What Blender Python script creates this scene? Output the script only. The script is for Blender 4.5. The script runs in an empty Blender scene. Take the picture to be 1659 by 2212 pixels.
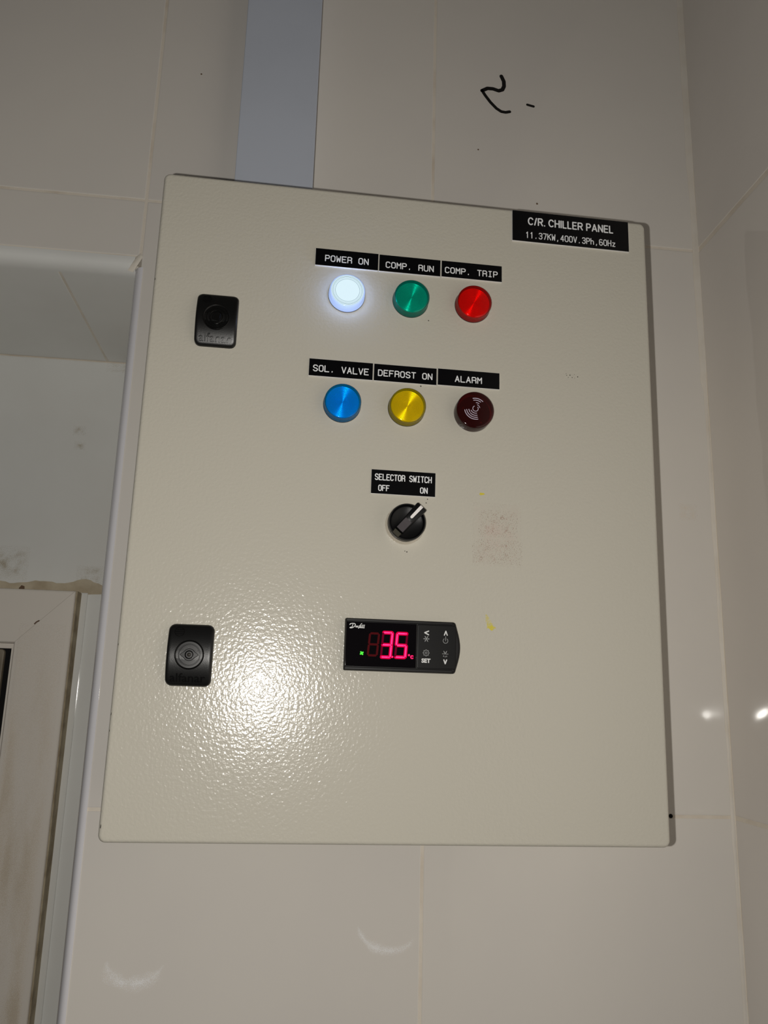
import bpy, math, random
from mathutils import Matrix, Vector
from mathutils import noise as mnoise

sc = bpy.context.scene
col = sc.collection
random.seed(7)

# ----------------------------------------------------------------- camera
CAM_POS = Vector((-0.0820798, -0.5892388, -0.1503150))
RIGHT = Vector((0.9926810, -0.1175881, 0.0275232))
DOWN = Vector((0.0528468, 0.2180362, -0.9745088))
FWD = Vector((0.1085896, 0.9688309, 0.2226545))
cam_d = bpy.data.cameras.new('camera')
cam = bpy.data.objects.new('camera', cam_d)
col.objects.link(cam)
M = Matrix((RIGHT, -DOWN, -FWD)).transposed().to_4x4()
M.translation = CAM_POS
cam.matrix_world = M
cam_d.sensor_fit = 'VERTICAL'
cam_d.sensor_height = 36.0
cam_d.lens = 1752.0 / 2212.0 * 36.0
cam_d.clip_start = 0.01
sc.camera = cam

# ------------------------------------------------------- world and lights
world = bpy.data.worlds.new('room_ambient')
sc.world = world
world.use_nodes = True
world.node_tree.nodes['Background'].inputs[0].default_value = (1.0, 0.93, 0.84, 1)
world.node_tree.nodes['Background'].inputs[1].default_value = 0.027

# the phone's flash, two centimetres left of the lens
fl = bpy.data.lights.new('phone_flash', 'POINT')
fl.energy = 8.7
fl.color = (1.0, 0.965, 0.905)
fl.shadow_soft_size = 0.0022
flo = bpy.data.objects.new('phone_flash', fl)
flo.location = CAM_POS - RIGHT * 0.020 + DOWN * 0.004
col.objects.link(flo)

sc.view_settings.view_transform = 'Standard'
sc.view_settings.look = 'None'
sc.view_settings.gamma = 1.0
sc.view_settings.use_curve_mapping = False
sc.view_settings.exposure = 0.0


# -------------------------------------------------------------- materials
def lin(c):
    c = c / 255.0
    return c / 12.92 if c <= 0.04045 else ((c + 0.055) / 1.055) ** 2.4


def rgb(r, g, b):
    return (lin(r), lin(g), lin(b), 1.0)


MATS = {}


def new_mat(name):
    m = bpy.data.materials.new(name)
    m.use_nodes = True
    MATS[name] = m
    nt = m.node_tree
    return m, nt, nt.nodes['Principled BSDF']


def mat(name, color, rough=0.5, metal=0.0, coat=0.0, spec=0.5, bump=None, emis=None, vary=None):
    """bump=(scale, distance, detail); emis=(color, strength); vary=(colour2, scale, lo, hi)"""
    m, nt, p = new_mat(name)
    p.inputs['Base Color'].default_value = color
    p.inputs['Roughness'].default_value = rough
    p.inputs['Metallic'].default_value = metal
    p.inputs['Coat Weight'].default_value = coat
    p.inputs['Coat Roughness'].default_value = 0.05
    p.inputs['Specular IOR Level'].default_value = spec
    tc = nt.nodes.new('ShaderNodeTexCoord')
    if bump:
        n = nt.nodes.new('ShaderNodeTexNoise')
        n.inputs['Scale'].default_value = bump[0]
        n.inputs['Detail'].default_value = bump[2]
        nt.links.new(tc.outputs['Object'], n.inputs['Vector'])
        b = nt.nodes.new('ShaderNodeBump')
        b.inputs['Strength'].default_value = 1.0
        b.inputs['Distance'].default_value = bump[1]
        nt.links.new(n.outputs['Fac'], b.inputs['Height'])
        nt.links.new(b.outputs['Normal'], p.inputs['Normal'])
    if vary:
        n2 = nt.nodes.new('ShaderNodeTexNoise')
        n2.inputs['Scale'].default_value = vary[1]
        n2.inputs['Detail'].default_value = 4.0
        nt.links.new(tc.outputs['Object'], n2.inputs['Vector'])
        mr = nt.nodes.new('ShaderNodeMapRange')
        mr.inputs[1].default_value = vary[2]
        mr.inputs[2].default_value = vary[3]
        nt.links.new(n2.outputs['Fac'], mr.inputs[0])
        mx = nt.nodes.new('ShaderNodeMix')
        mx.data_type = 'RGBA'
        mx.inputs[6].default_value = color
        mx.inputs[7].default_value = vary[0]
        nt.links.new(mr.outputs[0], mx.inputs[0])
        nt.links.new(mx.outputs[2], p.inputs['Base Color'])
    if emis:
        p.inputs['Emission Color'].default_value = emis[0]
        p.inputs['Emission Strength'].default_value = emis[1]
    return m


def shell_mat(name, tint, rough=0.06, ior=1.5, body=0.0, body_col=(1, 1, 1, 1), emis=None):
    """clear tinted plastic: tinted transparency under a fresnel gloss, plus a share of milky body"""
    m, nt, p = new_mat(name)
    out = nt.nodes['Material Output']
    tr = nt.nodes.new('ShaderNodeBsdfTransparent')
    tr.inputs[0].default_value = tint
    p.inputs['Base Color'].default_value = body_col
    p.inputs['Roughness'].default_value = 0.4
    p.inputs['Specular IOR Level'].default_value = 0.0
    if emis:
        p.inputs['Emission Color'].default_value = emis[0]
        p.inputs['Emission Strength'].default_value = emis[1]
    m1 = nt.nodes.new('ShaderNodeMixShader')
    m1.inputs[0].default_value = body
    nt.links.new(tr.outputs[0], m1.inputs[1])
    nt.links.new(p.outputs[0], m1.inputs[2])
    gl = nt.nodes.new('ShaderNodeBsdfGlossy')
    gl.inputs['Roughness'].default_value = rough
    fr = nt.nodes.new('ShaderNodeFresnel')
    fr.inputs[0].default_value = ior
    m2 = nt.nodes.new('ShaderNodeMixShader')
    nt.links.new(fr.outputs[0], m2.inputs[0])
    nt.links.new(m1.outputs[0], m2.inputs[1])
    nt.links.new(gl.outputs[0], m2.inputs[2])
    nt.links.new(m2.outputs[0], out.inputs[0])
    return m


def film_mat(name, color, scale, lo, hi, amount, rough=0.6, stretch=(1, 1, 1), detail=5.0, grain=2600.0):
    """a patchy film of residue or painted glints: noise decides where it covers the surface below"""
    m, nt, p = new_mat(name)
    out = nt.nodes['Material Output']
    p.inputs['Base Color'].default_value = color
    p.inputs['Roughness'].default_value = rough
    tr = nt.nodes.new('ShaderNodeBsdfTransparent')
    tc = nt.nodes.new('ShaderNodeTexCoord')
    mp = nt.nodes.new('ShaderNodeMapping')
    mp.inputs['Scale'].default_value = stretch
    n = nt.nodes.new('ShaderNodeTexNoise')
    n.inputs['Scale'].default_value = scale
    n.inputs['Detail'].default_value = detail
    nt.links.new(tc.outputs['Object'], mp.inputs[0])
    nt.links.new(mp.outputs[0], n.inputs['Vector'])
    mr = nt.nodes.new('ShaderNodeMapRange')
    mr.inputs[1].default_value = lo
    mr.inputs[2].default_value = hi
    mr.inputs[4].default_value = amount
    nt.links.new(n.outputs['Fac'], mr.inputs[0])
    # fades out towards the film's edge by its own vertex weight
    at = nt.nodes.new('ShaderNodeAttribute')
    at.attribute_name = 'cover'
    mu = nt.nodes.new('ShaderNodeMath')
    mu.operation = 'MULTIPLY'
    nt.links.new(mr.outputs[0], mu.inputs[0])
    nt.links.new(at.outputs['Fac'], mu.inputs[1])
    # the film is made of fine grains that each cover fully
    gr = nt.nodes.new('ShaderNodeTexNoise')
    gr.inputs['Scale'].default_value = grain
    gr.inputs['Detail'].default_value = 0.0
    nt.links.new(tc.outputs['Object'], gr.inputs['Vector'])
    gm = nt.nodes.new('ShaderNodeMapRange')
    gm.inputs[1].default_value = 0.28
    gm.inputs[2].default_value = 0.72
    nt.links.new(gr.outputs['Fac'], gm.inputs[0])
    su = nt.nodes.new('ShaderNodeMath')
    su.operation = 'SUBTRACT'
    nt.links.new(mu.outputs[0], su.inputs[0])
    nt.links.new(gm.outputs[0], su.inputs[1])
    st = nt.nodes.new('ShaderNodeMapRange')
    st.inputs[1].default_value = -0.04
    st.inputs[2].default_value = 0.04
    nt.links.new(su.outputs[0], st.inputs[0])
    mu = st
    mx = nt.nodes.new('ShaderNodeMixShader')
    nt.links.new(mu.outputs[0], mx.inputs[0])
    nt.links.new(tr.outputs[0], mx.inputs[1])
    nt.links.new(p.outputs[0], mx.inputs[2])
    nt.links.new(mx.outputs[0], out.inputs[0])
    return m


mat('tile', rgb(238, 233, 225), 0.04, bump=(14.0, 0.0006, 1.0), vary=(rgb(233, 228, 222), 5.0, 0.35, 0.7))
mat('tile_right', rgb(238, 232, 225), 0.04, bump=(14.0, 0.0006, 1.0), vary=(rgb(233, 227, 221), 5.0, 0.35, 0.7))
mat('tile_recess', rgb(246, 247, 244), 0.09, bump=(12.0, 0.0006, 1.0), vary=(rgb(241, 241, 237), 7.0, 0.4, 0.7))
mat('grout', rgb(240, 231, 217), 0.8, bump=(900, 0.0002, 3), vary=(rgb(222, 209, 192), 30.0, 0.5, 0.8))
mat('grout_white', rgb(244, 237, 224), 0.55, bump=(700, 0.0003, 3), vary=(rgb(228, 219, 203), 40.0, 0.45, 0.75))
mat('bead', rgb(240, 233, 222), 0.6, vary=(rgb(232, 222, 207), 25.0, 0.45, 0.75))
mat('bullnose', rgb(242, 241, 246), 0.12)
mat('marker', rgb(26, 24, 24), 0.35)
mat('trunking', rgb(206, 213, 227), 0.38, vary=(rgb(200, 207, 221), 9.0, 0.4, 0.7))
mat('trunking_seam', rgb(60, 58, 56), 0.6)
mat('powder_coat', rgb(192, 188, 176), 0.18, spec=0.28, bump=(430.0, 0.00022, 1.0))
mat('powder_body', rgb(198, 192, 175), 0.32)
mat('gasket', rgb(28, 27, 25), 0.7)
mat('chip', rgb(50, 46, 40), 0.8)
mat('plate_black', rgb(7, 7, 9), 0.25, spec=0.25)
mat('plate_core', rgb(232, 230, 226), 0.5)
mat('letter_white', rgb(228, 230, 232), 0.6)
mat('lock_black', rgb(13, 13, 13), 0.36, spec=0.45, bump=(1500, 0.00004, 2))
mat('lock_gloss', rgb(14, 14, 14), 0.24, spec=0.3)
mat('lock_grey', rgb(48, 46, 42), 0.3, spec=0.3)
mat('knob_black', rgb(10, 10, 11), 0.34, spec=0.35)
mat('knob_dusty', rgb(70, 65, 68), 0.6, spec=0.2)
mat('knob_notch', rgb(58, 56, 46), 0.5, spec=0.2)
mat('chrome', rgb(225, 220, 214), 0.12, metal=1.0, bump=(260, 0.0002, 1))
mat('knob_white', rgb(236, 232, 230), 0.45)
mat('controller_black', rgb(17, 16, 17), 0.45, spec=0.25)
mat('controller_face', rgb(10, 10, 11), 0.4, spec=0.2)
mat('window_black', rgb(10, 8, 11), 0.06)
mat('seg_core', rgb(60, 0, 10), 0.5, spec=0.0, emis=((1.0, 0.050, 0.30, 1), 1.1))
mat('seg_halo', rgb(50, 0, 6), 0.5, spec=0.0, emis=((0.70, 0.0, 0.045, 1), 1.0))
mat('seg_ghost', rgb(78, 20, 24), 0.5, spec=0.0)
mat('seg_ghost_red', rgb(66, 6, 18), 0.5, spec=0.0, emis=((0.09, 0.0, 0.010, 1), 1.0))
mat('fan_green', rgb(10, 60, 5), 0.5, emis=((0.03, 0.85, 0.0, 1), 1.0))
mat('icon_white', rgb(215, 216, 216), 0.6)
mat('icon_grey', rgb(158, 160, 160), 0.6)
mat('frame_pvc', rgb(248, 241, 231), 0.35)
mat('leaf_panel', rgb(150, 140, 122), 0.5, vary=(rgb(120, 110, 94), 30.0, 0.4, 0.7))
mat('dark_void', rgb(12, 12, 12), 0.9)
mat('sealant', rgb(208, 196, 172), 0.7, bump=(200, 0.0004, 3), vary=(rgb(180, 164, 138), 40.0, 0.45, 0.75))
mat('sealant_dark', rgb(192, 180, 154), 0.8, vary=(rgb(150, 134, 108), 50.0, 0.4, 0.7))
mat('dirt_brown', rgb(112, 88, 68), 0.8)
mat('yellow_paint', rgb(205, 190, 60), 0.6)
film_mat('stain_tape', rgb(160, 136, 122), 300.0, 0.42, 0.66, 0.5, grain=1700.0)
film_mat('stain_pink', rgb(196, 178, 167), 60.0, 0.3, 0.6, 0.5)
film_mat('glint_white', (1.0, 1.0, 1.0, 1), 90.0, 0.1, 0.6, 0.9, rough=0.7)  # white of the glints painted on the lower tiles
film_mat('stain_brown', rgb(186, 174, 150), 90.0, 0.35, 0.6, 0.7)
film_mat('frame_dirt', rgb(220, 206, 184), 22.0, 0.38, 0.66, 0.8, stretch=(1.6, 1, 0.35))

LENS = {
    'green': ((0.12, 0.92, 0.84, 1), (0.0, 0.50, 0.36, 1)),
    'red': ((1.0, 0.16, 0.12, 1), (0.95, 0.010, 0.006, 1)),
    'blue': ((0.10, 0.74, 1.0, 1), (0.0, 0.42, 1.0, 1)),
    'yellow': ((1.0, 0.93, 0.20, 1), (0.84, 0.66, 0.01, 1)),
}
for k, (tint, body) in LENS.items():
    shell_mat('lens_' + k, tint, body=0.24, body_col=body)
    mat('diffuser_' + k, body, 0.27, metal=0.6)
shell_mat('lens_white', (0.9, 0.95, 1, 1), body=0.6, body_col=(0.5, 0.55, 0.7, 1), emis=((0.36, 0.54, 1.0, 1), 1.2))
mat('lens_white_face', (0.2, 0.2, 0.2, 1), 0.3, emis=((0.66, 0.86, 0.95, 1), 0.92))
mat('diffuser_white', (0.05, 0.05, 0.06, 1), 0.6)
mat('ring_line', rgb(150, 185, 205), 0.5, spec=0.0)
shell_mat('lens_maroon', rgb(150, 40, 44), body=0.35, body_col=rgb(70, 22, 22), rough=0.08)
mat('buzzer_core', rgb(60, 18, 20), 0.5)
mat('buzzer_glow', rgb(190, 50, 30), 0.4)
mat('print_lilac', rgb(190, 178, 196), 0.5)


# ----------------------------------------------------------- mesh helpers
# Shapes are drawn in millimetres as (x, d, z): x right, z up and d outwards,
# from the surface towards the room; d becomes minus y.
class MB:
    def __init__(self):
        self.v, self.f, self.m, self.mats = [], [], [], []
        self.cur = 0

    def tick(self):
        self.n = (getattr(self, 'n', 0) + 1) % 7
        return 0.005 * self.n

    def use(self, name):
        if name not in self.mats:
            self.mats.append(name)
        self.cur = self.mats.index(name)
        return self

    def add(self, verts, faces):
        o = len(self.v)
        self.v += verts
        for f in faces:
            self.f.append([o + i for i in f])
            self.m.append(self.cur)

    def loft(self, loops, cap0=True, cap1=True):
        n = len(loops[0])
        verts = [p for lp in loops for p in lp]
        faces = []
        for k in range(len(loops) - 1):
            for i in range(n):
                j = (i + 1) % n
                faces.append([k * n + i, k * n + j, (k + 1) * n + j, (k + 1) * n + i])
        if cap0:
            faces.append(list(range(n))[::-1])
        if cap1:
            faces.append([(len(loops) - 1) * n + i for i in range(n)])
        self.add(verts, faces)

    def prism(self, poly, d0, d1, bev=0.0):
        """poly: counter-clockwise (x, z); bev shrinks the front a little"""
        cx = sum(p[0] for p in poly) / len(poly)
        cz = sum(p[1] for p in poly) / len(poly)
        if bev:
            def ins(b):
                out = []
                for x, z in poly:
                    L = math.hypot(x - cx, z - cz) or 1
                    out.append((x - (x - cx) / L * b, z - (z - cz) / L * b))
                return out
            self.loft([[(x, d0, z) for x, z in poly], [(x, d1 - bev, z) for x, z in poly],
                       [(x, d1, z) for x, z in ins(bev)]])
        else:
            self.loft([[(x, d0, z) for x, z in poly], [(x, d1, z) for x, z in poly]])

    def box(self, x0, x1, d0, d1, z0, z1):
        self.prism([(x0, z0), (x1, z0), (x1, z1), (x0, z1)], d0, d1)

    def lathe(self, prof, seg=64, cx=0.0, cz=0.0, cap0=False, cap1=True):
        """prof: (radius, d) from the back to the front"""
        loops = []
        for r, d in prof:
            loops.append([(cx + r * math.cos(2 * math.pi * i / seg), d, cz + r * math.sin(2 * math.pi * i / seg))
                          for i in range(seg)])
        self.loft(loops, cap0, cap1)

    def ribbon(self, pts, w, d, th=0.06, caps=True, surf=None):
        """flat stroke along pts (x, z), with round joints"""
        hw = w / 2.0
        S = surf or (lambda x, z: 0.0)

        def piece(poly, up):
            # pieces of one stroke overlap: each lies a hair higher than its neighbour
            self.loft([[(x, d + S(x, z), z) for x, z in poly], [(x, d + th + up + S(x, z), z) for x, z in poly]])
        for k, ((x0, z0), (x1, z1)) in enumerate(zip(pts[:-1], pts[1:])):
            L = math.hypot(x1 - x0, z1 - z0)
            if L < 1e-6:
                continue
            nx, nz = -(z1 - z0) / L * hw, (x1 - x0) / L * hw
            piece([(x0 - nx, z0 - nz), (x1 - nx, z1 - nz), (x1 + nx, z1 + nz), (x0 + nx, z0 + nz)], self.tick())
        if caps:
            for x, z in pts:
                piece([(x + hw * math.cos(a * math.pi / 5), z + hw * math.sin(a * math.pi / 5)) for a in range(10)], 0.035 + self.tick())

    def build(self, name, parent=None, loc=(0, 0, 0), smooth=35):
        """loc in millimetres (x, d, z) in the parent's frame"""
        me = bpy.data.meshes.new(name)
        me.from_pydata([(x * 0.001, -d * 0.001, z * 0.001) for x, d, z in self.v], [], self.f)
        for mn in self.mats:
            me.materials.append(MATS[mn])
        me.polygons.foreach_set('material_index', self.m)
        if smooth:
            me.polygons.foreach_set('use_smooth', [True] * len(me.polygons))
            me.set_sharp_from_angle(angle=math.radians(smooth))
        me.update()
        o = bpy.data.objects.new(name, me)
        col.objects.link(o)
        o.location = (loc[0] * 0.001, -loc[1] * 0.001, loc[2] * 0.001)
        if parent:
            o.parent = parent
        return o


def tag(o, label=None, cat=None, group=None, kind=None):
    if label:
        o['label'] = label
    if cat:
        o['category'] = cat
    if group:
        o['group'] = group
    if kind:
        o['kind'] = kind
    return o


def rrect(w, h, r, n=6, cx=0.0, cz=0.0):
    pts = []
    for sx, sz, a0 in ((1, -1, -90), (1, 1, 0), (-1, 1, 90), (-1, -1, 180)):
        for k in range(n + 1):
            a = math.radians(a0 + 90.0 * k / n)
            pts.append((cx + sx * (w / 2 - r) + r * math.cos(a), cz + sz * (h / 2 - r) + r * math.sin(a)))
    return pts


def arc(cx, cz, r, a0, a1, n=14):
    return [(cx + r * math.cos(math.radians(a0 + (a1 - a0) * k / n)),
             cz + r * math.sin(math.radians(a0 + (a1 - a0) * k / n))) for k in range(n + 1)]


def slab(mb, w, h, r, d0, d1, fil, n=6, cx=0.0, cz=0.0, steps=4, flat=0.6):
    """rounded rectangle slab with filleted front edges and a flat face"""
    loops = [[(x, d0, z) for x, z in rrect(w, h, r, n, cx, cz)]]
    for k in range(steps + 1):
        a = math.pi / 2 * k / steps
        i = fil * (1 - math.cos(a))
        loops.append([(x, d1 - fil + fil * math.sin(a), z)
                      for x, z in rrect(w - 2 * i, h - 2 * i, max(r - i, 0.15), n, cx, cz)])
    i = fil + flat
    loops.append([(x, d1, z) for x, z in rrect(w - 2 * i, h - 2 * i, max(r - i, 0.1), n, cx, cz)])
    mb.loft(loops)


# a plain single-stroke engraving alphabet on a 4 x 6 cell
GL = {
    'P': [[(0, 0), (0, 6), (3, 6), (4, 5.2), (4, 3.6), (3, 2.8), (0, 2.8)]],
    'O': [[(1, 0), (0, 1), (0, 5), (1, 6), (3, 6), (4, 5), (4, 1), (3, 0), (1, 0)]],
    '0': [[(1, 0), (0, 1), (0, 5), (1, 6), (3, 6), (4, 5), (4, 1), (3, 0), (1, 0)]],
    'W': [[(0, 6), (0.6, 0), (2, 4), (3.4, 0), (4, 6)]],
    'E': [[(4, 6), (0, 6), (0, 0), (4, 0)], [(0, 3.1), (3.1, 3.1)]],
    'R': [[(0, 0), (0, 5.7), (0.3, 6), (3.0, 6), (4, 5.1), (4, 3.9), (3.2, 2.9), (4, 2.2), (4, 0)], [(0, 2.9), (3.2, 2.9)]],
    'A': [[(0, 0), (2, 6), (4, 0)], [(0.7, 2), (3.3, 2)]],
    'N': [[(0, 0), (0, 6), (4, 0), (4, 6)]],
    'C': [[(4, 5), (3, 6), (1, 6), (0, 5), (0, 1), (1, 0), (3, 0), (4, 1)]],
    'M': [[(0, 0), (0, 6), (2, 3), (4, 6), (4, 0)]],
    '.': [[(1.6, 0), (1.75, 0.5)]],
    ',': [[(1.4, -0.9), (1.8, 0.4)]],
    'U': [[(0, 6), (0, 1), (1, 0), (3, 0), (4, 1), (4, 6)]],
    'T': [[(0, 6), (4, 6)], [(2, 6), (2, 0)]],
    'I': [[(0.7, 6), (3.3, 6)], [(2, 6), (2, 0)], [(0.7, 0), (3.3, 0)]],
    'S': [[(4, 5), (3, 6), (1, 6), (0, 5), (0, 4), (1, 3.2), (3, 2.8), (4, 2), (4, 1), (3, 0), (1, 0), (0, 1)]],
    'L': [[(0, 6), (0, 0), (4, 0)]],
    'V': [[(0, 6), (2, 0), (4, 6)]],
    'D': [[(0, 0), (0, 6), (2.8, 6), (4, 4.8), (4, 1.2), (2.8, 0), (0, 0)]],
    'F': [[(4, 6), (0, 6), (0, 0)], [(0, 3.1), (3.1, 3.1)]],
    'H': [[(0, 0), (0, 6)], [(4, 0), (4, 6)], [(0, 3), (4, 3)]],
    '1': [[(0.9, 4.8), (2.1, 6), (2.1, 0)]],
    '3': [[(0.2, 5.2), (1, 6), (3, 6), (4, 5.2), (4, 4), (3, 3.2), (1.6, 3.2)],
          [(3, 3.2), (4, 2.2), (4, 1), (3, 0), (1, 0), (0.1, 0.9)]],
    '7': [[(0, 6), (4, 6), (1.6, 0)]],
    'K': [[(0, 0), (0, 6)], [(4, 6), (0, 2.4)], [(1.4, 3.6), (4, 0)]],
    '4': [[(3, 0), (3, 6), (0, 1.8), (4, 1.8)]],
    'h': [[(0, 0), (0, 6)], [(0, 2.8), (1, 3.8), (2.6, 3.8), (3.5, 3), (3.5, 0)]],
    '6': [[(3.6, 5.6), (2.6, 6), (1, 6), (0, 5), (0, 1), (1, 0), (3, 0), (4, 1), (4, 2.4), (3, 3.3), (1, 3.3), (0, 2.4)]],
    'z': [[(0.4, 3.8), (3.6, 3.8), (0.4, 0), (3.6, 0)]],
}


def stroke_text(mb, text, x0, x1, zb, h, lw, d, fill=0.68):
    n = len(text)
    adv = (x1 - x0) / (n - 1 + fill)
    sx, sz = adv * fill / 4.0, (h - lw) / 6.0
    for i, ch in enumerate(text):
        for pl in GL.get(ch, []):
            mb.ribbon([(x0 + i * adv + px * sx, zb + lw / 2 + pz * sz) for px, pz in pl], lw, d)


# heavier sans capitals with their own widths: (width, strokes)
BG = {
    'C': (4.6, [arc(2.35, 3.0, 1.0, 0, 0, 1)]),
    '/': (1.9, [[(0.0, 0), (1.9, 6)]]),
    'R': (4.6, [[(0, 0), (0, 6), (2.9, 6)] + arc(2.9, 4.45, 1.55, 90, -90, 8) + [(0, 2.9)], [(2.4, 2.9), (4.5, 0)]]),
    '.': (0.1, [[(0, 0), (0.1, 0.05)]]),
    'H': (4.4, [[(0, 0), (0, 6)], [(4.4, 0), (4.4, 6)], [(0, 3.1), (4.4, 3.1)]]),
    'I': (0.05, [[(0, 0), (0, 6)]]),
    'L': (3.3, [[(0, 6), (0, 0), (3.3, 0)]]),
    'E': (3.8, [[(3.7, 6), (0, 6), (0, 0), (3.8, 0)], [(0, 3.1), (3.4, 3.1)]]),
    'P': (4.1, [[(0, 0), (0, 6), (2.5, 6)] + arc(2.5, 4.35, 1.65, 90, -90, 8) + [(0, 2.7)]]),
    'A': (4.9, [[(0, 0), (2.45, 6), (4.9, 0)], [(0.85, 1.75), (4.05, 1.75)]]),
    'N': (4.3, [[(0, 0), (0, 6), (4.3, 0), (4.3, 6)]]),
    ' ': (0.6, []),
}
BG['C'] = (4.7, [[(2.6 + 2.6 * math.cos(math.radians(a)), 3.0 + 3.0 * math.sin(math.radians(a))) for a in range(38, 324, 13)]])


def bold_text(mb, text, x0, x1, zb, h, lw, d):
    gap = 2.15
    total = sum(BG[c][0] for c in text) + gap * (len(text) - 1)
    sx, sz = (x1 - x0 - lw) / total, (h - lw) / 6.0
    x = x0 + lw / 2
    for c in text:
        w, strokes = BG[c]
        for pl in strokes:
            mb.ribbon([(x + px * sx, zb + lw / 2 + pz * sz) for px, pz in pl], lw, d)
        x += (w + gap) * sx


def font_verts(text, bold=0.0):
    cu = bpy.data.curves.new('lettering', 'FONT')
    cu.body = text
    cu.offset = bold
    cu.resolution_u = 3
    ob = bpy.data.objects.new('lettering', cu)
    col.objects.link(ob)
    dg = bpy.context.evaluated_depsgraph_get()
    me = bpy.data.meshes.new_from_object(ob.evaluated_get(dg))
    vs = [(v.co.x, v.co.y) for v in me.vertices]
    fs = [list(p.vertices) for p in me.polygons]
    bpy.data.objects.remove(ob)
    bpy.data.meshes.remove(me)
    bpy.data.curves.remove(cu)
    return vs, fs


def font_text(mb, text, x0, x1, z0, z1, d, bold=0.0, surf=None):
    vs, fs = font_verts(text, bold)
    xa, xb = min(v[0] for v in vs), max(v[0] for v in vs)
    ya, yb = min(v[1] for v in vs), max(v[1] for v in vs)
    out = []
    for x, y in vs:
        X = x0 + (x - xa) / (xb - xa) * (x1 - x0)
        Z = z0 + (y - ya) / (yb - ya) * (z1 - z0)
        out.append((X, d + (surf(X, Z) if surf else 0.0), Z))
    mb.add(out, fs)


def film(name, outline_rows, d, material, parent, loc=(0, 0, 0)):
    """a thin film given as rows of (x, z, cover)"""
    n = len(outline_rows[0])
    mb = MB().use(material)
    mb.add([(x, d, z) for row in outline_rows for x, z, c in row],
           [[r * n + i, r * n + i + 1, (r + 1) * n + i + 1, (r + 1) * n + i]
            for r in range(len(outline_rows) - 1) for i in range(n - 1)])
    o = mb.build(name, parent, loc, smooth=0)
    at = o.data.attributes.new('cover', 'FLOAT', 'POINT')
    for i, c in enumerate([c for row in outline_rows for x, z, c in row]):
        at.data[i].value = c
    return o


def film_rect(x0, x1, z0, z1, nx=14, nz=10, edge=0.25, wob=0.0, seed=0.0):
    rows = []
    for j in range(nz + 1):
        v = j / nz
        row = []
        for i in range(nx + 1):
            u = i / nx
            e = min(u, 1 - u, v, 1 - v)
            c = max(0.0, min(1.0, e / edge)) if edge else 1.0
            q = mnoise.noise(Vector((u * 3 + seed, v * 3, seed)))
            c *= max(0.0, min(1.0, 0.75 + wob * q))
            row.append((x0 + (x1 - x0) * u, z0 + (z1 - z0) * v, c))
        rows.append(row)
    return rows


# =============================================================== the room
WALL_Y = 186.1          # plane of the tiled wall behind the cabinet (mm)
XC = 349.4              # corner with the right-hand wall
XL = -252.8             # joint at the edge of the recess
XJ = -256.8             # jamb of the recess
XM = 48.6               # vertical joint behind the cabinet
Z1, Z2 = 346.2, -253.0  # horizontal joints
ZT = 281.0              # underside of the wall above the recess
ZS = 266.5              # soffit of the recess
REC = 250.0             # depth of the recess
XLL, ZTOP, ZBOT = -1000.0, 946.0, -853.0
G = 2.7                 # joint width


def tile_mesh(mb, w, h, bev=0.9, th=6.0):
    mb.loft([[(x, -th, z) for x, z in rrect(w, h, 0.5, 1)],
             [(x, -bev, z) for x, z in rrect(w, h, 0.5, 1)],
             [(x, -bev * 0.3, z) for x, z in rrect(w - bev * 0.6, h - bev * 0.6, 0.5, 1)],
             [(x, 0, z) for x, z in rrect(w - 2 * bev, h - 2 * bev, 0.5, 1)],
             [(x, 0, z) for x, z in rrect(w - 2 * bev - 1, h - 2 * bev - 1, 0.5, 1)]])


def tile(parent, x0, x1, z0, z1, off, material, g=G):
    """one tile between joint centre lines; off: distance of its face in the parent's frame"""
    mb = MB().use(material)
    tile_mesh(mb, x1 - x0 - g, z1 - z0 - g)
    return mb.build('tile', parent, ((x0 + x1) / 2, off, (z0 + z1) / 2), smooth=30)


# --- back wall
wm = MB().use('grout')
wm.box(XL + 3.0, XC + 14, -REC - 40, -0.5, ZBOT, ZTOP)
wm.box(XLL, XL + 3.0, -REC - 40, -0.5, ZT - 1, ZTOP)
wall_back = wm.build('wall_back', loc=(0, -WALL_Y, 0), smooth=0)
tag(wall_back, 'white glazed tile wall behind the grey control cabinet', 'wall', kind='structure')
for x0, x1 in ((XL - 600.8, XL - 300.4), (XL - 300.4, XL), (XL, XM), (XM, XC)):
    tile(wall_back, x0, x1, Z1, ZTOP, 0, 'tile')
for z0, z1 in ((Z2, Z1), (ZBOT, Z2)):
    for x0, x1 in ((XL, XM), (XM, XC)):
        tile(wall_back, x0, x1, z0, z1, 0, 'tile')
for x0, x1 in ((XL - 600.8, XL - 300.4), (XL - 300.4, XL)):
    tile(wall_back, x0, x1, ZT, Z1, 0, 'tile', g=2.4)

# --- right wall, a touch out of square
YAW = math.radians(-1.5)
rw = MB().use('grout')
rw.box(0, 1200, -40, -0.5, ZBOT, ZTOP)
wall_right = rw.build('wall_right', loc=(XC, -WALL_Y, 0), smooth=0)
wall_right.rotation_euler = (0, 0, -math.pi / 2 + YAW)
tag(wall_right, 'white glazed tile side wall meeting the corner beside the cabinet', 'wall', kind='structure')

for k in range(4):
    for z0, z1 in ((Z1 + 1.2, ZTOP), (Z2, Z1 - 1.2), (ZBOT, Z2)):
        tile(wall_right, k * 300.0 + (1.0 if k == 0 else 0.0), (k + 1) * 300.0, z0, z1, 0, 'tile_right', g=3.4)


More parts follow.
